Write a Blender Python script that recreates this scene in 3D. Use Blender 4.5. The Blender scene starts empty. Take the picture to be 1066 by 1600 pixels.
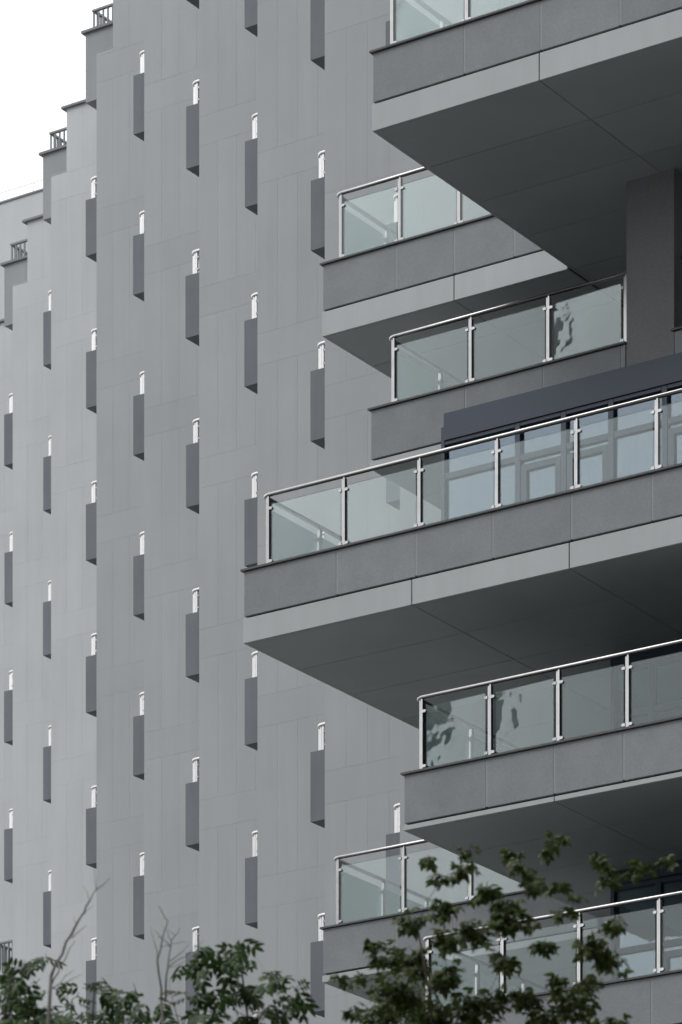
import bpy, math, random
import numpy as np
from mathutils import Vector, Matrix

random.seed(7)
rng = np.random.default_rng(11)
scene = bpy.context.scene
COL = scene.collection

# ------------------------------------------------------------------ camera
TH = 0.5896                 # facade direction relative to the camera
EYE = 1.6                   # eye height above the ground
FPX, HPX, CPX = 6627.0, 3248.4, 533.0
cam_data = bpy.data.cameras.new('camera')
cam = bpy.data.objects.new('camera', cam_data)
COL.objects.link(cam)
cam.location = (0, 0, EYE)
cam.rotation_euler = (math.radians(90), 0, 0)
cam_data.sensor_fit = 'VERTICAL'
cam_data.sensor_width = 24.0
cam_data.sensor_height = 36.0
cam_data.lens = FPX / 1600 * 36.0
cam_data.shift_y = (HPX - 800) / 1600
cam_data.clip_start = 0.5
cam_data.clip_end = 3000
cam_data.dof.use_dof = True
cam_data.dof.focus_distance = 57.0
cam_data.dof.aperture_fstop = 4.6
scene.camera = cam

# ------------------------------------------------------------------ light
SUN_EL, SUN_AZ = math.radians(48), math.atan2(-0.72, -0.55)     # azimuth of the sun: x=-0.72, y=-0.55
world = bpy.data.worlds.new('World')
scene.world = world
world.use_nodes = True
wn, wl = world.node_tree.nodes, world.node_tree.links
wn.clear()
sky = wn.new('ShaderNodeTexSky'); sky.sky_type = 'NISHITA'; sky.sun_disc = False
sky.sun_elevation = SUN_EL; sky.sun_rotation = SUN_AZ
sky.air_density = 1.0; sky.dust_density = 4.0; sky.ozone_density = 1.0; sky.altitude = 50
hs = wn.new('ShaderNodeHueSaturation'); hs.inputs['Saturation'].default_value = 0.10
bg = wn.new('ShaderNodeBackground'); bg.inputs['Strength'].default_value = 0.11
wo = wn.new('ShaderNodeOutputWorld')
cl = wn.new('ShaderNodeMix'); cl.data_type = 'RGBA'; cl.inputs['Factor'].default_value = 0.92      # even white cloud cover
cl.inputs['B'].default_value = (10.4, 10.5, 10.7, 1)
wl.new(sky.outputs[0], hs.inputs['Color']); wl.new(hs.outputs[0], cl.inputs['A']); wl.new(cl.outputs['Result'], bg.inputs['Color']); wl.new(bg.outputs[0], wo.inputs[0])

sun_data = bpy.data.lights.new('sun', 'SUN')
sun_data.energy = 0.5
sun_data.angle = math.radians(24)
sun_data.color = (1.0, 0.975, 0.95)
sun = bpy.data.objects.new('sun', sun_data)
COL.objects.link(sun)
sd = Vector((math.sin(SUN_AZ) * math.cos(SUN_EL), math.cos(SUN_AZ) * math.cos(SUN_EL), math.sin(SUN_EL)))
sun.location = sd * 100
sun.rotation_euler = sd.to_track_quat('Z', 'Y').to_euler()

vs = scene.view_settings
vs.view_transform = 'Standard'; vs.look = 'None'; vs.gamma = 1.0; vs.use_curve_mapping = False
vs.exposure = 0.36
scene.cycles.max_bounces = 10
scene.cycles.transparent_max_bounces = 24
scene.cycles.glossy_bounces = 6

# ------------------------------------------------------------------ materials
def mat(name, base, rough=0.8, metal=0.0, spec=0.3, var=0.05, blotch=0.06, blotch_scale=0.7, grain=0.0, grain_scale=60,
        streak=0.0, bump=0.0, bump_scale=120, bump_dist=0.01):
    m = bpy.data.materials.new(name); m.use_nodes = True
    n, l = m.node_tree.nodes, m.node_tree.links
    b = n['Principled BSDF']
    b.inputs['Roughness'].default_value = rough; b.inputs['Metallic'].default_value = metal
    b.inputs['Specular IOR Level'].default_value = spec
    geo = n.new('ShaderNodeNewGeometry')
    rgb = n.new('ShaderNodeRGB'); rgb.outputs[0].default_value = (*base, 1)
    col = rgb.outputs[0]
    def mul(colsock, facsock, lo, hi):
        mr = n.new('ShaderNodeMapRange'); mr.inputs['To Min'].default_value = lo; mr.inputs['To Max'].default_value = hi
        l.new(facsock, mr.inputs['Value'])
        mx = n.new('ShaderNodeMix'); mx.data_type = 'RGBA'; mx.blend_type = 'MULTIPLY'; mx.inputs['Factor'].default_value = 1
        l.new(colsock, mx.inputs['A']); l.new(mr.outputs[0], mx.inputs['B'])
        return mx.outputs['Result']
    if var:
        oi = n.new('ShaderNodeObjectInfo'); col = mul(col, oi.outputs['Random'], 1 - var, 1 + var)
    if blotch:
        t = n.new('ShaderNodeTexNoise'); t.inputs['Scale'].default_value = blotch_scale; t.inputs['Detail'].default_value = 6; t.inputs['Roughness'].default_value = 0.65
        l.new(geo.outputs['Position'], t.inputs['Vector'])
        mr = n.new('ShaderNodeMapRange'); mr.inputs['From Min'].default_value = 0.3; mr.inputs['From Max'].default_value = 0.7
        l.new(t.outputs['Fac'], mr.inputs['Value'])
        col = mul(col, mr.outputs[0], 1 - blotch, 1 + blotch)
    if streak:
        mp = n.new('ShaderNodeMapping'); mp.inputs['Scale'].default_value = (5.0, 5.0, 0.35)
        l.new(geo.outputs['Position'], mp.inputs['Vector'])
        t = n.new('ShaderNodeTexNoise'); t.inputs['Scale'].default_value = 1.0; t.inputs['Detail'].default_value = 5
        l.new(mp.outputs[0], t.inputs['Vector'])
        mr = n.new('ShaderNodeMapRange'); mr.inputs['From Min'].default_value = 0.35; mr.inputs['From Max'].default_value = 0.7
        l.new(t.outputs['Fac'], mr.inputs['Value'])
        col = mul(col, mr.outputs[0], 1 - streak, 1 + streak)
    if grain:
        t = n.new('ShaderNodeTexNoise'); t.inputs['Scale'].default_value = grain_scale; t.inputs['Detail'].default_value = 3
        l.new(geo.outputs['Position'], t.inputs['Vector'])
        mr = n.new('ShaderNodeMapRange'); mr.inputs['From Min'].default_value = 0.35; mr.inputs['From Max'].default_value = 0.65
        l.new(t.outputs['Fac'], mr.inputs['Value'])
        col = mul(col, mr.outputs[0], 1 - grain, 1 + grain)
    l.new(col, b.inputs['Base Color'])
    if bump:
        t = n.new('ShaderNodeTexNoise'); t.inputs['Scale'].default_value = bump_scale; t.inputs['Detail'].default_value = 4
        l.new(geo.outputs['Position'], t.inputs['Vector'])
        bp = n.new('ShaderNodeBump'); bp.inputs['Strength'].default_value = bump; bp.inputs['Distance'].default_value = bump_dist
        l.new(t.outputs['Fac'], bp.inputs['Height']); l.new(bp.outputs[0], b.inputs['Normal'])
    return m

def glass_mat(name, tint, gloss, base_fac, fres_mul, wave=0.003, dust=0.0):
    m = bpy.data.materials.new(name); m.use_nodes = True
    n, l = m.node_tree.nodes, m.node_tree.links
    n.clear()
    out = n.new('ShaderNodeOutputMaterial'); mix = n.new('ShaderNodeMixShader')
    tr = n.new('ShaderNodeBsdfTransparent'); tr.inputs['Color'].default_value = (*tint, 1)
    gl = n.new('ShaderNodeBsdfGlossy'); gl.inputs['Color'].default_value = (*gloss, 1); gl.inputs['Roughness'].default_value = 0.015
    fr = n.new('ShaderNodeFresnel'); fr.inputs['IOR'].default_value = 1.5
    ma = n.new('ShaderNodeMath'); ma.operation = 'MULTIPLY_ADD'; ma.inputs[1].default_value = fres_mul; ma.inputs[2].default_value = base_fac
    ma.use_clamp = True
    geo = n.new('ShaderNodeNewGeometry'); t = n.new('ShaderNodeTexNoise'); t.inputs['Scale'].default_value = 2.6; t.inputs['Detail'].default_value = 2
    bp = n.new('ShaderNodeBump'); bp.inputs['Strength'].default_value = 1.0; bp.inputs['Distance'].default_value = wave
    l.new(geo.outputs['Position'], t.inputs['Vector']); l.new(t.outputs['Fac'], bp.inputs['Height']); l.new(bp.outputs[0], gl.inputs['Normal'])
    l.new(fr.outputs[0], ma.inputs[0]); l.new(ma.outputs[0], mix.inputs[0])
    l.new(tr.outputs[0], mix.inputs[1]); l.new(gl.outputs[0], mix.inputs[2]); 
    if dust:                                  # a film of dust that catches the daylight
        d1 = n.new('ShaderNodeBsdfDiffuse'); d1.inputs['Color'].default_value = (0.60, 0.66, 0.645, 1)
        d2 = n.new('ShaderNodeBsdfTranslucent'); d2.inputs['Color'].default_value = (0.60, 0.68, 0.655, 1)
        df = n.new('ShaderNodeMixShader'); df.inputs[0].default_value = 0.80
        l.new(d1.outputs[0], df.inputs[1]); l.new(d2.outputs[0], df.inputs[2])
        dn = n.new('ShaderNodeTexNoise'); dn.inputs['Scale'].default_value = 1.4; dn.inputs['Detail'].default_value = 4
        dm = n.new('ShaderNodeMapRange'); dm.inputs['To Min'].default_value = dust*0.4; dm.inputs['To Max'].default_value = dust*1.6
        mx2 = n.new('ShaderNodeMixShader')
        l.new(geo.outputs['Position'], dn.inputs['Vector']); l.new(dn.outputs['Fac'], dm.inputs['Value']); l.new(dm.outputs[0], mx2.inputs[0])
        l.new(mix.outputs[0], mx2.inputs[1]); l.new(df.outputs[0], mx2.inputs[2]); l.new(mx2.outputs[0], out.inputs['Surface'])
    else:
        l.new(mix.outputs[0], out.inputs['Surface'])
    return m

M = {}
M['wall'] = mat('wall_paint', (0.378, 0.397, 0.407), 0.75, var=0.02, blotch=0.05, blotch_scale=0.45, streak=0.022, bump=0.12, bump_scale=40, bump_dist=0.004)
M['wall_joint'] = mat('wall_joint_paint', (0.358, 0.377, 0.387), 0.85, var=0, blotch=0.05)
M['veiled_wall'] = mat('painted_veil_wall', (0.495, 0.515, 0.525), 0.75, var=0.02, blotch=0.05, blotch_scale=0.45, streak=0.022, bump=0.12, bump_scale=40, bump_dist=0.004)  # wall grey lifted to carry the glare towards the bright sky
M['veiled_joint'] = mat('painted_veil_joint', (0.45, 0.47, 0.48), 0.85, var=0, blotch=0.05)
M['pier'] = mat('pier_stucco', (0.235, 0.238, 0.245), 0.9, var=0, blotch=0.08, grain=0.07, grain_scale=42, bump=0.3, bump_scale=60, bump_dist=0.006)
M['block'] = mat('dark_grey_paint', (0.160, 0.177, 0.193), 0.7, var=0.03, blotch=0.08, blotch_scale=1.2, streak=0.05)
M['parapet'] = mat('grey_stucco', (0.270, 0.287, 0.299), 0.9, var=0.04, blotch=0.08, blotch_scale=2.0, grain=0.05, grain_scale=42, bump=0.32, bump_scale=60, bump_dist=0.007)
M['parapet_joint'] = mat('light_sealant', (0.33, 0.34, 0.35), 0.9, var=0, blotch=0.05)
M['fascia'] = mat('pale_grey_panel', (0.45, 0.475, 0.485), 0.55, var=0.02, blotch=0.04, blotch_scale=0.9, streak=0.03)
M['soffit'] = mat('soffit_panel', (0.405, 0.440, 0.446), 0.5, var=0.05, blotch=0.06, blotch_scale=0.8)
M['core'] = mat('dark_joint', (0.05, 0.052, 0.055), 0.9, var=0, blotch=0)
M['roof_unit'] = mat('mid_grey_paint', (0.31, 0.325, 0.34), 0.75, var=0.0, blotch=0.06, streak=0.04)
M['coping'] = mat('dark_metal_coping', (0.11, 0.115, 0.12), 0.5, var=0, blotch=0.08)
M['roof_coping'] = mat('roof_coping_paint', (0.21, 0.22, 0.23), 0.6, var=0, blotch=0.05)
M['steel'] = mat('brushed_stainless', (0.45, 0.448, 0.445), 0.24, 0.98, 0.5, var=0.03, blotch=0.10, blotch_scale=6)
M['bright_steel'] = mat('pale_satin_steel', (0.72, 0.72, 0.72), 0.35, 0.80, 0.5, var=0.03, blotch=0.05, blotch_scale=6)
M['bar_steel'] = mat('painted_grey_bar', (0.21, 0.225, 0.235), 0.5, 0.0, 0.4, var=0, blotch=0.05)
M['frame'] = mat('blue_grey_aluminium', (0.033, 0.050, 0.083), 0.45, 0.0, 0.5, var=0, blotch=0.05)
M['curtain'] = mat('pale_curtain', (0.42, 0.45, 0.48), 0.9, var=0, blotch=0.08)
M['bark'] = mat('bark', (0.055, 0.045, 0.038), 0.95, var=0, blotch=0.25, blotch_scale=14, bump=0.6, bump_scale=50)
M['bare_bark'] = mat('grey_bark', (0.17, 0.16, 0.155), 0.95, var=0, blotch=0.25, blotch_scale=14, bump=0.6, bump_scale=50)
M['shading_block_wall'] = mat('shading_block_render', (0.24, 0.235, 0.225), 0.9, var=0, blotch=0.08)
M['ground'] = mat('paving', (0.15, 0.147, 0.138), 0.95, var=0, blotch=0.2, blotch_scale=0.3, grain=0.15)
M['glass'] = glass_mat('railing_glass', (0.935, 0.965, 0.955), (0.88, 0.94, 0.96), 0.0, 1.0, 0.0013, 0.060)
M['pane'] = glass_mat('window_glass', (0.55, 0.64, 0.70), (0.72, 0.80, 0.87), 0.10, 1.2, 0.002, 0.0)

def leaf_mat(name, c1, c2):
    m = bpy.data.materials.new(name); m.use_nodes = True
    n, l = m.node_tree.nodes, m.node_tree.links
    b = n['Principled BSDF']
    geo = n.new('ShaderNodeNewGeometry')
    mx = n.new('ShaderNodeMix'); mx.data_type = 'RGBA'; mx.inputs['A'].default_value = (*c1, 1); mx.inputs['B'].default_value = (*c2, 1)
    l.new(geo.outputs['Random Per Island'], mx.inputs['Factor']); l.new(mx.outputs['Result'], b.inputs['Base Color'])
    b.inputs['Roughness'].default_value = 0.45; b.inputs['Specular IOR Level'].default_value = 0.4
    tl = n.new('ShaderNodeBsdfTranslucent'); ms = n.new('ShaderNodeMixShader'); ms.inputs[0].default_value = 0.30
    l.new(mx.outputs['Result'], tl.inputs['Color'])
    l.new(b.outputs[0], ms.inputs[1]); l.new(tl.outputs[0], ms.inputs[2]); l.new(ms.outputs[0], n['Material Output'].inputs['Surface'])
    return m
M['maple_leaf'] = leaf_mat('maple_leaf', (0.028, 0.066, 0.012), (0.125, 0.165, 0.045))
M['ash_leaf'] = leaf_mat('ash_leaf', (0.018, 0.052, 0.011), (0.072, 0.128, 0.030))

# ------------------------------------------------------------------ frame of reference of the building
CS, SN = math.cos(TH), math.sin(TH)
U0, V0 = -42.0, 58.0                      # building origin in facade coordinates (u right along the fronts, v into the building)
def w_xy(u, v): return (u * CS + v * SN, -u * SN + v * CS)
def project(u, v, z):
    x, y = w_xy(u, v)
    return CPX + FPX * x / y, HPX - FPX * z / y

BOX_V = [(0,0,0),(1,0,0),(1,1,0),(0,1,0),(0,0,1),(1,0,1),(1,1,1),(0,1,1)]
BOX_F = [(0,3,2,1),(4,5,6,7),(0,1,5,4),(1,2,6,5),(2,3,7,6),(3,0,4,7)]
class MB:
    """collects shapes into one mesh"""
    def __init__(s): s.v = []; s.f = []; s.sm = []
    def box(s, a, b):
        o = len(s.v)
        s.v += [(a[0] + (b[0]-a[0])*i, a[1] + (b[1]-a[1])*j, a[2] + (b[2]-a[2])*k) for i, j, k in BOX_V]
        s.f += [tuple(o+i for i in q) for q in BOX_F]; s.sm += [False]*6
        return s
    def prism(s, pts, axis_a, axis_b, axis_n, org, depth):
        """outline pts (a,b) extruded by depth along axis_n"""
        o = len(s.v); A, B, N, O = map(Vector, (axis_a, axis_b, axis_n, org)); k = len(pts)
        for d in (0, depth):
            s.v += [tuple(O + A*p[0] + B*p[1] + N*d) for p in pts]
        s.f.append(tuple(o+i for i in range(k))[::-1]); s.f.append(tuple(o+k+i for i in range(k)))
        s.f += [(o+i, o+(i+1) % k, o+k+(i+1) % k, o+k+i) for i in range(k)]
        s.sm += [False]*(k+2)
        return s
    def sweep(s, path, ra, rb, up=(0,0,1), n=10, caps=True, power=2.0):
        """tube of (super)elliptic section along path; ra sideways, rb upwards; radii may be lists"""
        o = len(s.v); P = [Vector(p) for p in path]; m = len(P); U = Vector(up)
        for i, p in enumerate(P):
            t = (P[min(i+1, m-1)] - P[max(i-1, 0)]).normalized()
            side = t.cross(U)
            if side.length < 1e-4: side = t.cross(Vector((1, 0, 0)))
            side.normalize(); upv = side.cross(t).normalized()
            a = ra[i] if isinstance(ra, (list, tuple)) else ra
            b = rb[i] if isinstance(rb, (list, tuple)) else rb
            for k in range(n):
                an = 2*math.pi*k/n; c, q = math.cos(an), math.sin(an)
                c = math.copysign(abs(c)**(2/power), c); q = math.copysign(abs(q)**(2/power), q)
                s.v.append(tuple(p + side*(a*c) + upv*(b*q)))
        for i in range(m-1):
            for k in range(n):
                a0 = o+i*n+k; a1 = o+i*n+(k+1) % n
                s.f.append((a0, a1, a1+n, a0+n)); s.sm.append(True)
        if caps:
            s.f.append(tuple(o+k for k in range(n))[::-1]); s.f.append(tuple(o+(m-1)*n+k for k in range(n))); s.sm += [False, False]
        return s
    def mesh(s, name, m):
        me = bpy.data.meshes.new(name); me.from_pydata(s.v, [], s.f)
        me.polygons.foreach_set('use_smooth', s.sm)
        me.materials.append(m); me.update()
        return me
    def build(s, name, m, parent=None):
        return link(name, s.mesh(name, m), parent)

def link(name, data, parent=None):
    o = bpy.data.objects.new(name, data); COL.objects.link(o)
    if parent is not None: o.parent = parent
    return o
_cache = {}
def piece(name, a, b, m, parent, ease=0.004):
    """one box-shaped piece with lightly eased edges; alike pieces share their mesh"""
    d = tuple(round(b[i]-a[i], 4) for i in range(3))
    key = (d, m.name, ease)
    if key not in _cache:
        e = min(ease, min(d)*0.2); me = MB(); w, t, h = d
        ins = [(e,0),(w-e,0),(w,e),(w,t-e),(w-e,t),(e,t),(0,t-e),(0,e)]
        o = 0
        for z, sh in ((0, e), (e, 0), (h-e, 0), (h, e)):
            for x, y in ins:
                cx = min(max(x, sh), w-sh); cy = min(max(y, sh), t-sh); me.v.append((cx, cy, z))
        for r in range(3):
            for i in range(8): me.f.append((r*8+i, r*8+(i+1) % 8, (r+1)*8+(i+1) % 8, (r+1)*8+i))
        me.f.append(tuple(range(8))[::-1]); me.f.append(tuple(24+i for i in range(8)))
        me.sm = [False]*len(me.f)
        _cache[key] = me.mesh(name, m)
    o = link(name, _cache[key], parent); o.location = a
    return o
def tag(o, label=None, cat=None, group=None, kind=None):
    if label: o['label'] = label
    if cat: o['category'] = cat
    if group: o['group'] = group
    if kind: o['kind'] = kind
    return o

# ------------------------------------------------------------------ ground
g = MB(); g.v = [(-700,-700,0),(700,-700,0),(700,700,0),(-700,700,0)]; g.f = [(0,1,2,3)]; g.sm = [False]
tag(g.build('ground', M['ground']), kind='structure')

# ------------------------------------------------------------------ the building
bld = link('apartment_building', None)
bx, by = w_xy(U0, V0)
bld.location = (bx, by, 0); bld.rotation_euler = (0, 0, -TH); bld.empty_display_size = 2
tag(bld, 'tall grey apartment building stepping back in bays, with projecting balconies and narrow dark side balconies', 'building')
def loc(u, v, z): return (u-U0, v-V0, z+EYE)

uk = lambda k: -37.542 - 3.2803*(k-1)      # left end of the balcony of bay k
vk = lambda k: 55.262 + 2.8565*(k-1)       # its front
zk = lambda k: 29.9 - 0.467*(k-1)          # top of one of its upstands (storeys are 3 m apart)
WV = lambda k: vk(k) + 2.37                # wall face of bay k
EDGE = {-1:-33.699, 0:-36.949, 1:-40.219, 2:-43.459, 3:-46.767, 4:-50.033, 5:-53.359, 6:-56.608, 7:-59.90, 8:-63.18}
ROOF = lambda k: 40.34 + 0.49*(5-k)
PT = 0.03                                   # panel thickness

for k in range(8, -2, -1):
    e = EDGE[k]; W = WV(k); top = ROOF(k); notch = 39.57 - 0.50*(k-4); nw = 0.40
    body = MB()
    a, b = loc(e+0.012, W+PT-0.028, -EYE), loc(e+6.4, W+3.3, notch-0.004)
    body.box(a, b)
    a, b = loc(e+nw+0.012, W+PT-0.028, notch-0.004), loc(e+6.4, W+3.3, top-0.004)
    body.box(a, b)
    pale = k >= 5                            # veil of sky glare over the far bays, put into the wall colour
    strip = body.build('wall_strip', M['veiled_joint' if pale else 'wall_joint'], bld)
    # left return panel and face panels, storey by storey
    zb = zk(k) - 1.10                        # slab underside level
    G = 0.0010                               # half a joint
    lo = zb - 3*8
    edges = [e, e+0.40, e+0.80, e+1.20, e+2.1]
    full = [e, e+2.1]
    while lo < top:
        # tall panels from lo+0.10 to lo+2.58, band from lo-0.42 to lo+0.10
        for z0, z1, us in ((lo-0.42, lo+0.10, full), (lo+0.10, lo+2.58, edges)):
            zz0, zz1 = z0+G, z1-G
            x0, y0 = project(e+0.5, W, zz0); x1, y1 = project(e+0.5, W, zz1)
            if y0 < -160 or y1 > 1760: continue
            for i in range(len(us)-1):
                ua, ub = us[i]+(0 if i == 0 else G), us[i+1]-G
                t = notch if ub < e+nw+0.01 else top
                if i == 0 and len(us) == 2 and zz1 > notch and zz0 < top:      # band that crosses the notch
                    ua = e+nw if zz0 > notch-0.1 else ua
                    t = top
                q1 = min(zz1, t)
                if q1 - zz0 < 0.05: continue
                piece('wall_panel', loc(ua, W, zz0), loc(ub, W+PT, q1), M['veiled_wall' if pale else 'wall'], strip, 0.0008)
        lo += 3.0
    # roof coping
    if k >= 4:
        c = MB(); c.box(loc(e+nw-0.10, W-0.06, top), loc(e+6.4, W+0.25, top+0.045))
        c.build('coping', M['roof_coping'], strip)
        c = MB(); c.box(loc(e-0.0, W-0.004, notch), loc(e+nw-0.002, W+0.3, notch+0.012)); c.build('ledge', M['veiled_wall' if pale else 'wall'], strip)

# the bays go on stepping forward to the right, beyond the picture
for k in range(-4, -11, -1):
    e = -33.699 - 3.2803*(k+1) + 0.3; W = WV(k)
    m = MB(); m.box(loc(e, W, -EYE), loc(e+6.4, W+3.3, ROOF(k))); m.build('wall_strip', M['wall'], bld)
    for j in range(-8, 5):
        z1 = zk(k) + 3*j
        if z1 < 2 or z1 > ROOF(k) or k > -6: continue
        b = MB(); b.box(loc(e+0.5, W-2.3, z1-1.1), loc(e+4.2, W-0.004, z1-0.8)); b.box(loc(e+0.5, W-2.3, z1-0.8), loc(e+4.2, W-2.16, z1))
        b.build('side_balcony', M['block'], bld)

# taller wall behind, with a thin lightning wire
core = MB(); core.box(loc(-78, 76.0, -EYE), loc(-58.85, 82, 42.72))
cb = core.build('rear_wall', M['veiled_wall'], bld)
c = MB(); c.box(loc(-78, 75.97, 42.72), loc(-58.83, 76.3, 42.76)); c.build('coping', M['roof_coping'], cb)
wire = MB(); wire.sweep([loc(u, 76.1, 43.02) for u in (-66, -62, -58.85)], 0.006, 0.006, n=5)
for u in (-63.6, -61.5, -59.3): wire.sweep([loc(u, 76.1, 42.74), loc(u, 76.1, 43.02)], 0.006, 0.006, n=5)
wire.build('lightning_wire', M['bar_steel'], cb)

# ------------------------------------------------------------------ railings (things of their own)
def handrail_path(uc, vc, u_end, v_end, z, r=0.10):
    """from the back along the left side, round the corner, along the front"""
    pts = [(uc, v_end, z)]
    for i in range(9):
        a = math.pi + (math.pi/2)*i/8
        pts.append((uc + r + r*math.cos(a), vc + r + r*math.sin(a), z))
    pts.append((u_end, vc, z))
    return pts
def post_mesh(h, face):
    """two flat bars side by side with eased tops; face 'v' looks out along -v, 'u' along -u"""
    key = ('post', round(h, 3), face)
    if key not in _cache:
        m = MB()
        wide = 1.0 if h > 0.6 else 1.5
        for x0, x1, y0, y1, hh in ((-0.024, -0.004, -0.010, 0.030, h-0.012), (0.003, 0.027, -0.020, 0.034, h)):
            x0 *= wide; x1 *= wide
            pts = [(x0, 0), (x1, 0), (x1, hh-0.02), (x1-0.008, hh-0.005), (x0+0.008, hh-0.005), (x0, hh-0.02)]
            if face == 'v': m.prism(pts, (1,0,0), (0,0,1), (0,1,0), (0,y0,0), y1-y0)
            else: m.prism(pts, (0,1,0), (0,0,1), (1,0,0), (y0,0,0), y1-y0)
        _cache[key] = m.mesh('post', M['steel' if h > 0.6 else 'bright_steel'])
    return _cache[key]
def clamp_mesh(face, sgn):
    key = ('clamp', face, sgn)
    if key not in _cache:
        pts = [(0, -0.018)] + [(0.028 + 0.022*math.cos(a), 0.018*math.sin(a)) for a in [(-0.5 + i/6)*math.pi for i in range(7)]] + [(0, 0.018)]
        if sgn < 0: pts = [(-x, y) for x, y in pts][::-1]
        m = MB()
        if face == 'v': m.prism(pts, (1,0,0), (0,0,1), (0,1,0), (0.027*sgn if sgn > 0 else -0.024, -0.020, 0), 0.036)
        else: m.prism(pts, (0,1,0), (0,0,1), (1,0,0), (-0.020, 0.027*sgn if sgn > 0 else -0.024, 0), 0.036)
        _cache[key] = m.mesh('clamp', M['steel'])
    return _cache[key]

TOWER = (-94.0, 22.5)                       # near corner of the tower across the way that some loose panes mirror
def mirror_yaw(px_x, u, v):
    """how far a slightly loose pane is turned, so that it catches the tower's edge"""
    X, Y = w_xy(u, v); ph = math.atan((px_x-CPX)/FPX)
    return (math.atan2(TOWER[0]-X, -(TOWER[1]-Y)) - (ph - 2*TH))/2
def glass_railing(u_c, v_c, z0, h, posts_u, posts_v, u_end, v_end, label, group, z_extra=0.0, corner=True, tilt=0.0, mirror=None):
    """railing with a rounded corner: front run along u at v_c, left run along v at u_c"""
    root = link('glass_railing', None); x, y = w_xy(u_c, v_c)
    root.location = (x, y, z0+EYE); root.rotation_euler = (0, 0, -TH); root.empty_display_size = 0.3
    tag(root, label, 'railing', group)
    L = lambda u, v, z: (u-u_c, v-v_c, z)
    hr = MB()
    path = handrail_path(u_c, v_c, u_end, v_end, h-0.028) if corner else [(u_c, v_c, h-0.028), (u_end, v_c, h-0.028)]
    hr.sweep([L(*p) for p in path], 0.032 if h > 0.6 else 0.042, 0.021 if h > 0.6 else 0.027, n=16, power=3.2)
    hr.build('handrail', M['steel' if h > 0.6 else 'bright_steel'], root)
    gt, gb = h-0.150, 0.030
    def post(u, v, face, sides):
        p = link('post', post_mesh(h-0.045, face), root); p.location = L(u, v, 0)
        for s in sides:
            for zc in ((h-0.205, 0.075) if h > 0.7 else (h-0.14, 0.10)):
                c = link('clamp', clamp_mesh(face, s), p); c.location = (0, 0, zc)
    def pane(ua, ub, va, vb, yaw=None):
        m = MB(); la, lb = L(ua, va, gb), L(ub, vb, gt)
        if yaw is not None:
            w = (ub-ua)/2; m.box((-w, -0.005, 0), (w, 0.005, gt-gb))
            o = m.build('glass_pane', M['glass'], root); o.location = (la[0]+w, la[1], la[2]); o.rotation_euler = (0, 0, yaw); return
        if va == vb: m.box((0, -0.005, 0), (ub-ua, 0.005, gt-gb))
        else: m.box((-0.005, 0, 0), (0.005, vb-va, gt-gb))
        o = m.build('glass_pane', M['glass'], root); o.location = la
        if tilt: o.rotation_euler = (random.uniform(-tilt, tilt), 0, random.uniform(-tilt, tilt))
    n = len(posts_u)
    for i, u in enumerate(posts_u):
        post(u, v_c, 'v', ([-1] if i > 0 else []) + [1])
        nxt = posts_u[i+1]-0.05 if i+1 < n else u_end
        if nxt-u > 0.12: pane(u+0.052, nxt, v_c, v_c, mirror_yaw(mirror[i], u, v_c) if mirror and i in mirror else None)
    vs_ = list(posts_v)
    for i, v in enumerate(vs_):
        post(u_c, v, 'u', ([-1] if i > 0 else []) + [1])
        nxt = vs_[i+1]-0.05 if i+1 < len(vs_) else v_end
        if nxt-v > 0.12: pane(u_c, u_c, v+0.052, nxt)
    return root

def bar_railing(u_c, v_c, z0, h, u_end, v_end, label, group):
    root = link('bar_railing', None); x, y = w_xy(u_c, v_c)
    root.location = (x, y, z0+EYE); root.rotation_euler = (0, 0, -TH); root.empty_display_size = 0.3
    tag(root, label, 'railing', group)
    t = MB(); t.box((-0.03, -0.03, h-0.04), (u_end-u_c, 0.03, h)); t.box((-0.03, 0.03, h-0.04), (0.03, v_end-v_c, h))
    t.build('top_rail', M['bar_steel'], root)
    m = MB().box((-0.015, -0.015, 0), (0.015, 0.015, h-0.04)).mesh('bar', M['bar_steel'])
    u = 0.0
    while u < u_end-u_c-0.02:
        o = link('bar', m, root); o.location = (u, 0, 0); u += 0.115
    v = 0.115
    while v < v_end-v_c:
        o = link('bar', m, root); o.location = (0, v, 0); v += 0.115
    return root

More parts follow.
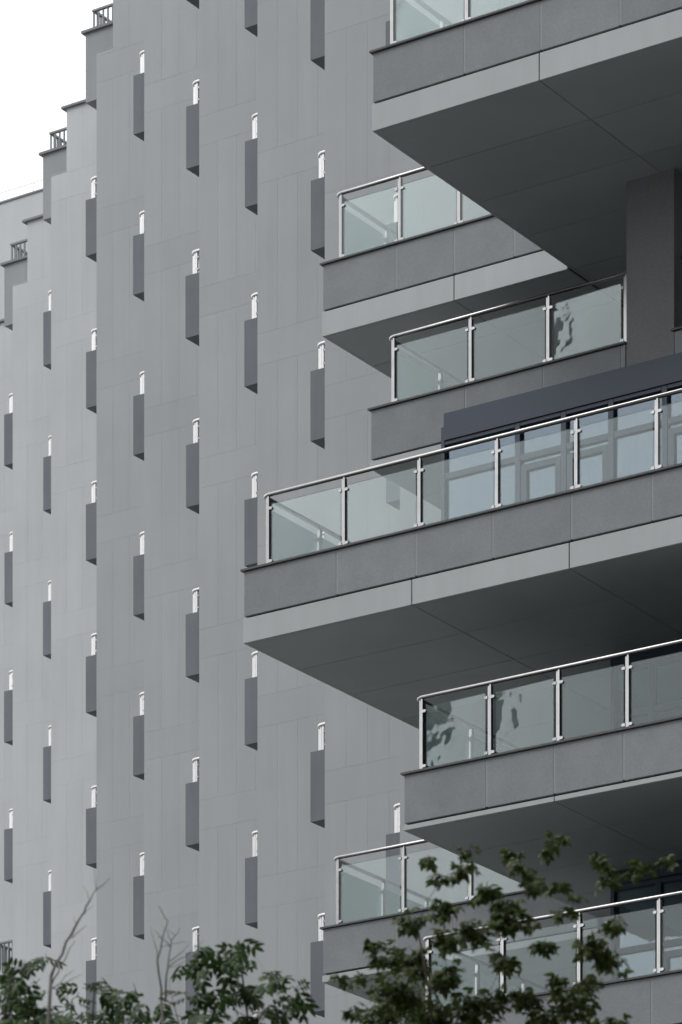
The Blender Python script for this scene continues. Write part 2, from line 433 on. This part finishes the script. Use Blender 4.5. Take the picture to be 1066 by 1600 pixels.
# ------------------------------------------------------------------ narrow side balconies of the stepped bays
ORD = ['topmost', 'second', 'third', 'fourth', 'fifth', 'sixth', 'seventh', 'eighth']
COLNAME = {7:'leftmost', 6:'second', 5:'third', 4:'fourth', 3:'fifth', 2:'sixth', 1:'seventh', 0:'eighth'}
def col_phrase(k): return COLNAME[k] + ' block column' + ('' if k == 7 else ' from the left')
top_j = {7:4, 6:4, 5:4}
bar_j = {7:-1, 6:-2}
for k in range(0, 8):
    uL, vF = uk(k), vk(k)
    edge = EDGE[k-1]
    n_seen = 0
    for j in range(4, -11, -1):
        roof_unit = k in top_j and j == top_j[k]
        if k in top_j and j > top_j[k]: continue
        z1 = zk(k) + 3*j + (0 if k == 0 else 0); z0 = z1 - 1.10
        # floor numbering follows the bay's own storeys
        px, py0 = project(uL, vF, z1+0.5); _, py1 = project(uL, vF, z0)
        if py1 < -60 or py0 > 1660: continue
        uL_ = uL + random.uniform(-0.008, 0.008)
        if roof_unit: z1 = ROOF(k) - 0.03; z0 = z0 + 0.02
        ur = edge + 0.30                                     # runs into the return wall
        vb = WV(k) + 0.05
        b = MB(); t = 0.14
        b.box(loc(uL_, vF, z0), loc(ur, vb, z0+0.30))
        b.box(loc(uL_, vF, z0+0.30), loc(ur, vF+t, z1))
        b.box(loc(uL_, vF+t, z0+0.30), loc(uL_+t, vb, z1))
        o = b.build('side_balcony', M['block'] if not roof_unit else M['roof_unit'], bld)
        if roof_unit:
            c = MB(); c.box(loc(uL_-0.07, vF-0.06, z1), loc(ur+0.5, vF+t+0.03, z1+0.05)); c.box(loc(uL_-0.07, vF+t+0.03, z1), loc(uL_+t+0.03, vb, z1+0.05))
            c.build('coping', M['roof_coping'], o)
            b2 = MB(); b2.box(loc(ur, vF+0.0, notch_z(k) if False else z0+0.42), loc(ur+0.5, vF+t, z1)); b2.build('upstand', M['roof_unit'], o)
        visible = py1 > 0 and py0 < 1600
        if visible: n_seen += 1
        who = ORD[min(n_seen-1, 7)] if visible else 'hidden'
        if k == 0:
            lab = {3:'', }.get(j, '')
        if roof_unit or bar_j.get(k) == j:
            where = 'on the capped roof-edge block' if roof_unit else 'low at the bottom behind leaves'
            lab = 'grey bar railing %s, %s' % (where, col_phrase(k))
            bar_railing(uL_+(0.14 if roof_unit else -0.30), vF+0.09, z1+(0.05 if roof_unit else 0.0), 0.42 if roof_unit else 0.60, ur+0.4, WV(k), lab, 'bar railings of the stepped bays')
        else:
            lab = 'short steel railing above the %s dark block, %s' % (who, col_phrase(k))
            uc, vc = uL_+(0.085 if k < 5 else 0.065), vF+0.08
            glass_railing(uc, vc, z1, 0.45, [uc+0.085], [vc+0.07, vc+1.2], ur, WV(k)-0.02, lab, 'short corner railings of the side balconies')

# ------------------------------------------------------------------ large balconies
def big_balcony(uL, uR, vF, vB, zc, zj, zb, par_seams, fas_seams, soffit_v, label=None, soffit_seams=None):
    T = 0.035
    core = MB()
    core.box(loc(uL+T, vF+T, zb+0.02), loc(uR, vB, zj+0.03))                       # slab
    core.box(loc(uL+T, vF+T, zj+0.03), loc(uR, vF+0.17, zc-0.03))                  # front upstand
    core.box(loc(uL+T, vF+0.17, zj+0.03), loc(uL+0.17, vB, zc-0.03))               # side upstand
    bal = core.build('balcony', M['core'], bld)
    if label: bal['label'] = label
    J = MB()                                                                       # sealant behind the parapet joints
    J.box(loc(uL+0.012, vF+0.004, zj+0.04), loc(uR-0.01, vF+T-0.002, zc-0.035)); J.build('joint_filler', M['parapet_joint'], bal)
    s = [uL] + [q for q in par_seams if uL < q < uR] + [uR]
    for i in range(len(s)-1):
        piece('parapet_panel', loc(s[i]+(0 if i == 0 else 0.011), vF, zj+0.028), loc(s[i+1]-0.011, vF+T, zc-0.030), M['parapet'], bal)
    piece('parapet_panel', loc(uL, vF+T+0.004, zj+0.028), loc(uL+T, vB-0.02, zc-0.030), M['parapet'], bal)
    s = [uL-0.012] + [q for q in fas_seams if uL < q < uR] + [uR]
    for i in range(len(s)-1):
        piece('fascia_panel', loc(s[i]+(0 if i == 0 else 0.007), vF-0.004, zb), loc(s[i+1]-0.007, vF+T, zj), M['fascia'], bal)
    piece('fascia_panel', loc(uL-0.012, vF+T+0.004, zb), loc(uL+T, vB-0.02, zj), M['fascia'], bal)
    su = [uL+T] + [q for q in (soffit_seams or fas_seams) if uL+0.2 < q < uR] + [uR]
    sv = [vF+T] + [q for q in soffit_v if q < vB-0.1] + [vB]
    for i in range(len(su)-1):
        for j in range(len(sv)-1):
            piece('soffit_panel', loc(su[i]+(0.004 if i == 0 else 0.006), sv[j]+(0.004 if j == 0 else 0.0065), zb), loc(su[i+1]-0.006, sv[j+1]-0.0065, zb+0.018), M['soffit'], bal, 0.001)
    c = MB()
    c.box(loc(uL-0.035, vF-0.035, zc-0.024), loc(uR, vF+0.19, zc)); c.box(loc(uL-0.035, vF+0.19, zc-0.024), loc(uL+0.19, vB, zc))
    c.build('coping', M['coping'], bal)
    return bal

UR = -16.0
rngv = lambda a, n, d: [a + d*i for i in range(n)]
seamsA = [-27.52] + rngv(-26.43, 9, 1.10); fasA = [-26.45] + rngv(-24.2, 4, 2.25)
seamsD = [-29.39, -28.22, -27.11, -26.0, -24.89] + rngv(-23.78, 7, 1.11); fasD = [-28.28, -26.03] + rngv(-23.8, 4, 2.25)
seamsE = [-27.20, -26.24, -25.28] + rngv(-24.3, 9, 0.97); fasE = [-26.24] + rngv(-24.0, 4, 2.25)
seamsG = [-27.1, -26.0, -24.9] + rngv(-23.8, 7, 1.1); fasG = [-26.0] + rngv(-23.8, 4, 2.25)
seamsB = [-31.59, -30.65, -29.70]; fasB = [-30.65]
seamsC = [-29.36, -28.18, -27.02] + rngv(-25.1, 9, 1.15)

big_balcony(-28.85, UR, 43.84, 51.41, 25.09, 24.43, 24.10, seamsA, fasA, [45.06, 46.26, 47.46, 48.66, 49.86], 'large cropped balcony at the top right, seen from below')
big_balcony(-32.79, -28.862, 48.57, 51.95, 25.085, 24.41, 24.075, seamsB, fasB, [49.8, 51.0], 'balcony tucked behind the dark underside of the top balcony')
big_balcony(-30.83, -26.95, 46.80, 51.41, 22.07, 21.37, 21.27, seamsC, [-28.3], [48.0, 49.2, 50.4], 'recessed balcony ending at the pier')
big_balcony(-26.25, UR, 46.80, 51.41, 22.07, 21.37, 21.27, seamsC, rngv(-24.0, 4, 2.25), [48.0, 49.2])
big_balcony(-30.80, UR, 43.84, 51.41, 19.06, 18.44, 18.13, seamsD, fasD, [45.06, 46.26, 47.46, 48.66, 49.86], 'longest balcony, reaching farthest left over the window wall')
big_balcony(-28.39, UR, 43.84, 51.41, 16.08, 15.43, 15.37, seamsE, fasE, [45.06, 46.26, 47.46, 48.66, 49.86])
big_balcony(-32.79, -28.402, 48.57, 51.95, 15.91, 15.24, 15.15, seamsB, fasB, [49.8, 51.0])
big_balcony(-28.35, UR, 43.84, 51.41, 13.09, 12.44, 12.38, seamsG, fasG, [45.06, 46.26, 47.46, 48.66, 49.86])

# inner walls behind the balconies
bw = MB(); bw.box(loc(-28.80, 51.40, -EYE), loc(UR, 56, 44)); bw.build('inner_wall', M['wall'], bld)
pr = MB(); pr.box(loc(-26.945, 46.80, 21.27), loc(-26.255, 51.38, 24.115)); pr.build('pier', M['pier'], bld)

# blue-grey window wall on the long balcony and the ones below
def window_wall(u0, u1, vF, z_floor, z_head, z_top, mull, z_tr, doors, header=True):
    fr = MB()
    if header:
        fr.box(loc(u0+0.05, vF, z_head-0.02), loc(u1, vF+0.07, z_top))
        fr.box(loc(u0, vF+0.015, z_floor), loc(u0+0.05, vF+0.10, z_head+0.16))
    else:
        fr.box(loc(u0, vF, z_head), loc(u1, vF+0.09, z_top)); fr.box(loc(u0, vF, z_floor), loc(u0+0.05, vF+0.09, z_head))
    win = fr.build('window', M['frame'], bld)
    xs = [u0+0.05] + mull + [u1]
    for m in mull: piece('mullion', loc(m-0.04, vF+0.02, z_floor), loc(m+0.04, vF+0.10, z_head-0.02), M['frame'], win)
    for i in range(len(xs)-1):
        a, b = xs[i]+(0.04 if i else 0.0), xs[i+1]-(0.04 if i+1 < len(xs)-1 else 0)
        piece('transom', loc(a, vF+0.03, z_tr-0.04), loc(b, vF+0.09, z_tr+0.04), M['frame'], win)
        piece('head_bar', loc(a, vF+0.022, z_head-0.075), loc(b, vF+0.09, z_head-0.022), M['frame'], win)
        piece('pane', loc(a, vF+0.075, z_tr+0.04), loc(b, vF+0.083, z_head-0.075), M['pane'], win)
        piece('pane', loc(a, vF+0.070, z_floor), loc(b, vF+0.078, z_tr-0.04), M['pane'], win)
        if i in doors:
            d = MB()
            for p, q in (((a+0.01, z_floor), (a+0.09, z_tr-0.10)), ((b-0.09, z_floor), (b-0.01, z_tr-0.10)), ((a+0.09, z_tr-0.18), (b-0.09, z_tr-0.10))):
                d.box(loc(p[0], vF+0.03, p[1]), loc(q[0], vF+0.065, q[1]))
            d.build('door_leaf', M['frame'], win)
    side = MB(); side.box(loc(u0+0.01, vF+0.11, z_floor), loc(u0+0.12, 51.39, z_top-0.42)); side.build('side_wall', M['wall'], win)
    return win
window_wall(-29.68, UR, 46.70, 18.47, 21.38, 21.71, [-28.52, -27.83, -27.13, -26.35, -25.3, -24.5, -23.7, -22.9, -21.8, -20.9], 20.90, (1, 2, 4))
window_wall(-27.18, UR, 46.80, 15.46, 17.98, 18.12, [-26.6, -25.5, -24.4, -23.3, -22.2, -21.1], 17.35, (1,), header=False)
window_wall(-27.18, UR, 46.80, 12.47, 15.20, 15.36, [-26.5, -25.4, -24.2, -23.3, -22.2, -21.1], 14.35, (1,), header=False)

# curtain behind the second bay of the window wall
cu = MB(); N = 46
for i in range(N+1):
    u = -28.45 + 2.6*i/N; v = 47.02 + 0.035*math.sin(i*1.55) + 0.01*math.sin(i*0.6)
    cu.v += [loc(u, v, 18.5), loc(u, v, 21.3)]
for i in range(N): cu.f.append((2*i, 2*i+2, 2*i+3, 2*i+1)); cu.sm.append(True)
me = cu.mesh('curtain', M['curtain']); co = link('curtain', me); co.location = (bx, by, 0); co.rotation_euler = (0, 0, -TH)
sol = co.modifiers.new('thickness', 'SOLIDIFY'); sol.thickness = 0.004
tag(co, 'pale pleated curtain hanging behind the blue-framed windows', 'curtain')

# the seven long glass railings
gr = 'long glass railings of the large balconies'
def long_rail(uL, vF, zc, h, posts, label, u_end, v_end, inset_v=0.11, tilt=0.004, mirror=None):
    uc = posts[0]-0.075; vc = vF+inset_v
    pv = []
    v = vc+0.14
    while v < v_end-0.3: pv.append(v); v += 1.12
    return glass_railing(uc, vc, zc, h, posts, pv, u_end, v_end, label, gr, tilt=tilt, mirror=mirror)
long_rail(-28.85, 43.84, 25.09, 0.95, [-28.64, -27.55] + rngv(-26.45, 9, 1.10), 'glass railing cut off by the top edge, on the top right balcony', UR, 49.0, mirror=None)
long_rail(-32.79, 48.57, 25.085, 0.98, [-32.57, -31.60, -30.64, -29.68], 'glass railing partly hidden by the dark underside of the top balcony', -28.88, 51.8)
r = long_rail(-30.83, 46.80, 22.07, 0.95, [-30.55, -29.35, -28.17, -27.02], 'glass railing running up to the dark grey pier', -26.96, 51.8, mirror={2: 893})
glass_railing(-26.20, 46.91, 22.07, 0.95, [-26.12, -25.0, -23.9, -22.8, -21.7], [], -20.6, 47, 'end of a glass railing in the dark recess right of the pier', gr, corner=False)
long_rail(-30.80, 43.84, 19.06, 0.945, [-30.51, -29.36, -28.24, -27.12, -26.0, -24.89] + rngv(-23.78, 7, 1.11), 'longest glass railing, in front of the blue-framed windows', UR, 49.0)
long_rail(-28.39, 43.84, 16.08, 0.955, [-28.21, -27.22, -26.25, -25.29] + rngv(-24.3, 8, 0.97), 'glass railing right under the dark underside of the longest balcony', UR, 49.0, mirror={0: 697, 1: 783})
long_rail(-32.79, 48.57, 15.91, 0.99, [-32.62, -31.54, -30.46, -29.37], 'glass railing at the lower middle with leaves across its right end', -28.42, 51.8)
long_rail(-28.35, 43.84, 13.09, 0.97, [-28.12, -27.04, -25.96, -24.86] + rngv(-23.75, 7, 1.1), 'lowest glass railing, behind the leafy tree at the bottom right', UR, 49.0)

# ------------------------------------------------------------------ an unseen block added to shade the fronts, behind the viewpoint
ob = link('shading_block', None); ob.location = (0, -16, 0)
tag(ob, 'long unseen block added behind the viewpoint to shade the building fronts', 'building')
HB = 70.0
m = MB(); m.box((-60, -14, 0), (72, 0, HB)); m.build('wall', M['shading_block_wall'], ob)
m = MB(); m.box((-60.3, -14.3, HB), (72.3, 0.3, HB+0.9)); m.build('roof_parapet', M['shading_block_wall'], ob)
slab_me = MB().box((-60, 0.002, 0), (72, 1.2, 0.18)).mesh('balcony_slab', M['shading_block_wall'])
win_me = MB().box((0, 0.004, 0), (2.2, 0.05, 1.7)).mesh('window', M['frame'])
for f_ in range(1, 22):
    o = link('balcony_slab', slab_me, ob); o.location = (0, 0, f_*3.1)
    for i in range(18):
        o = link('window', win_me, ob); o.location = (-57 + i*7.2, 0, f_*3.1+0.7)

tw = link('slim_tower', None); tw.location = (TOWER[0], TOWER[1], 0)
tag(tw, 'slim residential tower far off to the left, outside the picture', 'building')
m = MB(); m.box((-14, 0.6, 0), (0, 15, 74)); m.build('wall', M['pier'], tw)
sl = MB().box((-13, 0, 0), (1.2, 15, 1.1)).mesh('balcony_slab', M['pier'])
for f_ in range(1, 24):
    o = link('balcony_slab', sl, tw); o.location = (0, 0.5*(f_ % 3 == 0), f_*3.1)

# ------------------------------------------------------------------ trees in front
def px3(x, y, d): return Vector(((x-CPX)*d/FPX, d, (HPX-y)*d/FPX + EYE))
def curve_pts(a, b, n, sag, seed):
    r = random.Random(seed); out = []
    off = Vector((r.uniform(-1, 1), r.uniform(-1, 1), r.uniform(-.3, .6))) * (b-a).length * sag
    for i in range(n+1):
        t = i/n; out.append(a.lerp(b, t) + off*math.sin(math.pi*t) + Vector((r.gauss(0, 1), r.gauss(0, 1), r.gauss(0, 1)))*(b-a).length*0.012*(0 < i < n))
    return out
def trifoliate():
    """three pointed leaflets on one stalk, folded along their midribs; stalk at the origin pointing +x"""
    v, f = [], []
    for ang, L, o in ((0, .78, .30), (1.0, .62, .22), (-1.0, .62, .22)):
        k = len(v); c, s_ = math.cos(ang), math.sin(ang)
        for x, y, z in ((0, 0, 0), (.22, .20, -.05), (.50, .30, -.10), (.74, .17, -.15), (1, 0, -.30), (.78, -.15, -.15), (.55, -.30, -.10), (.25, -.21, -.05), (.5, 0, .03)):
            v.append((o + L*(x*c - y*s_), L*(x*s_ + y*c), L*z - 0.15*abs(L*x*s_)))
        f += [(k+8, k+i, k+(i+1) % 8) for i in range(8)]
    return np.array(v), f
def pinnate(nl=4):
    v, f = [], []
    def leaflet(o, ang, L):
        k = len(v); c, s = math.cos(ang), math.sin(ang)
        for x, y, z in ((0, 0, 0), (.30, .20, -.04), (.70, .17, -.12), (1, 0, -.28), (.70, -.17, -.12), (.30, -.20, -.04), (.5, 0, .01)):
            v.append((o + L*(x*c - y*s), L*(x*s + y*c), L*z - 0.10*o*o - abs(L*(x*s))*0.12))
        f.extend([(k+6, k+i, k+(i+1) % 6) for i in range(6)])
    for i in range(nl):
        o = 0.20 + 0.26*i
        leaflet(o, 0.95, 0.50); leaflet(o, -0.95, 0.50)
    leaflet(0.22+0.2*nl-0.05, 0, 0.50)
    return np.array(v), f
TEMPL = {'palmate': trifoliate(), 'pinnate': pinnate(3)}

def make_tree(name, label, d, base_px, trunk_top, clusters, leaf, leaf_size, dens, barkm, leafm, group, low_clusters=(), depth_spread=0.5):
    """trunk from the ground to trunk_top (pixel), a limb to every clump, leaves round each clump"""
    base = Vector((px3(base_px, 1600, d).x, d, 0)); top = px3(trunk_top[0], trunk_top[1], d)
    root = link(name, None); root.location = base; tag(root, label, 'tree', group)
    tr = MB(); pts = curve_pts(base, top, 14, 0.015, hash(name+str(base_px)) % 997)
    r0 = 0.042
    rad = [r0*(1-i/14.5) + 0.0035 for i in range(15)]
    tr.sweep([p-base for p in pts], rad, rad, up=(1, 0, 0), n=10)
    tr.build('trunk', M[barkm], root)
    TV, TF = TEMPL[leaf]; VV = []; cnt = 0
    allc = [(px3(x, y, d + random.gauss(0, depth_spread*0.7)), r*d/FPX, dens) for x, y, r in clusters]
    allc += [(Vector(c), r, dens*0.35) for c, r in low_clusters]
    sz_m = leaf_size
    nodes = [(p, rad[i]*0.6) for i, p in enumerate(pts) if p.z > 1.5]
    order = sorted(allc, key=lambda q: min((q[0]-n_[0]).length for n_ in nodes))
    for ci, (c, r, dn) in enumerate(order):
        s, sr = min(nodes, key=lambda n_: (c-n_[0]).length + 2.0*max(0, n_[0].z + 0.25*math.hypot(c.x-n_[0].x, c.y-n_[0].y) - c.z))
        limb = MB()
        lp = curve_pts(s, c, 7, 0.07, ci*13+5); L = (c-s).length
        r0_ = min(sr, 0.005 + 0.006*L)
        lr = [r0_*(1-0.6*q/7) for q in range(8)]
        limb.sweep([p-base for p in lp], lr, lr, up=(0.3, 0.2, 1), n=6)
        nodes += [(lp[4], lr[4]), (lp[7], lr[7])]
        nleaf = max(4, int(dn*(r/sz_m)**2*16))
        ntw = max(3, min(12, nleaf//5))
        tw = []
        for q in range(ntw):
            dv = Vector((random.gauss(0, 1), random.gauss(0, 1), random.gauss(0.1, 0.8))).normalized()*r*random.uniform(.55, 1.05)
            tp = curve_pts(lp[-2] if q % 2 else c, c+dv, 3, 0.12, q*7+ci)
            limb.sweep([p-base for p in tp], [.004, .003, .0025, .002], [.004, .003, .0025, .002], up=(0.3, 0.2, 1), n=4, caps=False)
            tw.append(tp)
        limb.build('limb', M[barkm], root)
        for q in range(nleaf):
            tp = random.choice(tw); t = random.uniform(0.15, 1); a = tp[0].lerp(tp[-1], t) + Vector((random.gauss(0, .18), random.gauss(0, .18), random.gauss(0, .18)))*r
            az = math.atan2(a.y-c.y, a.x-c.x) + random.gauss(0, 0.9)
            pitch = random.gauss(-0.40, 0.40); roll = random.gauss(0, 0.5)
            R = Matrix.Rotation(az, 3, 'Z') @ Matrix.Rotation(-pitch, 3, 'Y') @ Matrix.Rotation(roll, 3, 'X')
            s_ = sz_m*random.uniform(.65, 1.2)
            VV.append(TV*s_ @ np.array(R).T + np.array(a-base)); cnt += 1
    nv = len(TV); V = np.concatenate(VV)
    me = bpy.data.meshes.new('crown'); F = []
    for q in range(cnt): F += [tuple(q*nv+i for i in t) for t in TF]
    me.from_pydata(V.tolist(), [], F); me.materials.append(M[leafm]); me.update()
    cr = link('crown', me, root)
    return root
def low(bx_, d, top_z, n, w, r):
    out = []
    for _ in range(n):
        z = random.uniform(2.4, top_z); a = random.uniform(0, 6.28); q = w*math.sqrt(random.random())
        out.append(((bx_+q*math.cos(a), d+q*math.sin(a), z), r*random.uniform(.7, 1.2)))
    return out

D1_ = 26.0
right_c = [(668,1346,16),(690,1370,15),(722,1360,20),(734,1329,13),(871,1306,15),(858,1326,15),(805,1338,20),(815,1352,18),(832,1376,22),(866,1380,15),
           (940,1342,17),(948,1378,18),(1000,1354,18),(1041,1348,13),(962,1362,12),(905,1402,9),(882,1418,17),(762,1388,18),(748,1402,14),(690,1422,26),
           (640,1440,26),(585,1474,16),(602,1500,20),(528,1524,12),(560,1534,16),(640,1500,40),(618,1560,48),(700,1524,34),(742,1460,30),(802,1438,34),
           (790,1500,24),(760,1560,38),(850,1476,22),(930,1478,28),(955,1500,22),(920,1538,22),(962,1440,18),(900,1572,36),(850,1598,34),(552,1584,14),
           (680,1590,46),(730,1600,40),(600,1600,44),(790,1420,26),(700,1470,26),(960,1590,18),(880,1530,20),(820,1560,26)]
make_tree('broadleaf_tree', 'leafy green broadleaf tree in front of the lowest balconies, bottom right', D1_, 662, (652,1445), right_c, 'palmate', 0.072, 1.7, 'bark', 'maple_leaf',
          'trees in the foreground', low((662-CPX)*D1_/FPX, D1_, 7.2, 55, 1.7, 0.26), 0.45)
mid_c = [(326,1496,22),(345,1488,18),(374,1470,7),(388,1494,16),(300,1508,14),(355,1506,20),(418,1540,20),(440,1562,18),(462,1545,11),(380,1545,34),(292,1560,24),
         (400,1590,40),(330,1582,24),(440,1590,20),(285,1590,18),(350,1560,24),(410,1520,14),(320,1535,14),(452,1570,12)]
make_tree('compound_leaf_tree', 'small tree with feathery leaves and dark stem, left of the lowest middle balcony', 27.0, 376, (372,1470), mid_c, 'pinnate', 0.15, 1.15, 'bark', 'ash_leaf',
          'trees in the foreground', low((376-CPX)*27/FPX, 27, 7.4, 40, 1.2, 0.24), 0.4)
left_c = [(16,1520,16),(40,1508,10),(30,1556,34),(62,1586,30),(56,1536,16),(8,1584,26),(12,1545,20),(40,1592,30)]
make_tree('compound_leaf_tree', 'small leafy tree cut off by the left edge at the bottom', 26.5, 12, (20,1515), left_c, 'pinnate', 0.15, 1.15, 'bark', 'ash_leaf',
          'trees in the foreground', low((12-CPX)*26.5/FPX, 26.5, 7.2, 40, 1.2, 0.24), 0.4)
left2_c = [(86,1542,16),(68,1496,10),(112,1562,18),(140,1542,18),(150,1552,14),(190,1560,22),(212,1548,12),(166,1584,20),(240,1582,16),(205,1588,20),(125,1590,24),(252,1560,10),(90,1585,20)]
make_tree('compound_leaf_tree', 'thin spreading leafy tree beneath the bare leaning branch, bottom left', 27.5, 150, (148,1540), left2_c, 'pinnate', 0.14, 1.05, 'bark', 'ash_leaf',
          'trees in the foreground', low((150-CPX)*27.5/FPX, 27.5, 7.2, 40, 1.2, 0.24), 0.4)

def bare_tree(label, d, base_px, lines):
    base = Vector((px3(base_px, 1600, d).x, d, 0))
    root = link('bare_tree', None); root.location = base; tag(root, label, 'tree', 'leafless trees in the foreground')
    first = lines[0]
    p0 = px3(first[0][0], first[0][1], d)
    t = MB(); pts = curve_pts(base, p0, 8, 0.02, base_px); rad = [0.035*(1-i/9)+0.008 for i in range(9)]
    rad[-1] = first[2]
    t.sweep([p-base for p in pts], rad, rad, up=(1, 0, 0), n=8); t.build('trunk', M['bare_bark'], root)
    for seg in lines:
        a, b, r = seg[0], seg[1], seg[2]; n = len(seg[3]) if len(seg) > 3 else 0
        way = [a] + (seg[3] if n else []) + [b]
        P_ = []
        for i, w in enumerate(way): P_.append(px3(w[0], w[1], d + 0.25*math.sin(w[0]*0.07)*(0 < i)))
        fine = []
        for i in range(len(P_)-1): fine += curve_pts(P_[i], P_[i+1], 4, 0.03, int(way[i][0]))[:-1]
        fine.append(P_[-1]); m = len(fine)
        rr = [r*(1-0.75*i/(m-1)) for i in range(m)]
        bm_ = MB(); bm_.sweep([p-base for p in fine], rr, rr, up=(0.2, 1, 0.1), n=6); bm_.build('branch', M['bare_bark'], root)
bare_tree('leafless sapling leaning right with one long forked bare branch, bottom left', 25.0, 60,
          [((80,1525), (150,1390), 0.0099, [(112,1460),(132,1425)]), ((150,1390), (172,1372), 0.0037), ((150,1392), (146,1352), 0.0031), ((140,1408), (130,1382), 0.0025),
           ((132,1428), (147,1414), 0.0025), ((112,1466), (135,1446), 0.0037), ((80,1540), (118,1470), 0.0062, [(100,1502)]), ((90,1540), (116,1515), 0.0037), ((95,1540), (128,1522), 0.0037),
           ((118,1444), (115,1432), 0.0025), ((137,1418), (142,1408), 0.0019)])
bare_tree('leafless shrub with two upright curving bare stems beside the lower left tree', 25.5, 262,
          [((252,1562), (248,1416), 0.0068, [(246,1500),(254,1468),(262,1440)]), ((259,1562), (281,1450), 0.0068, [(262,1515),(268,1470)]), ((246,1500), (236,1448), 0.0031, [(242,1475)]),
           ((254,1468), (241,1452), 0.0025), ((266,1480), (246,1462), 0.0031), ((266,1502), (298,1472), 0.0037), ((263,1510), (320,1468), 0.0037, [(290,1495)]), ((264,1512), (300,1500), 0.0025),
           ((268,1470), (255,1448), 0.0025), ((274,1462), (262,1452), 0.0019), ((250,1480), (296,1472), 0.0025, [(272,1474)]), ((280,1600), (264,1530), 0.0037)])
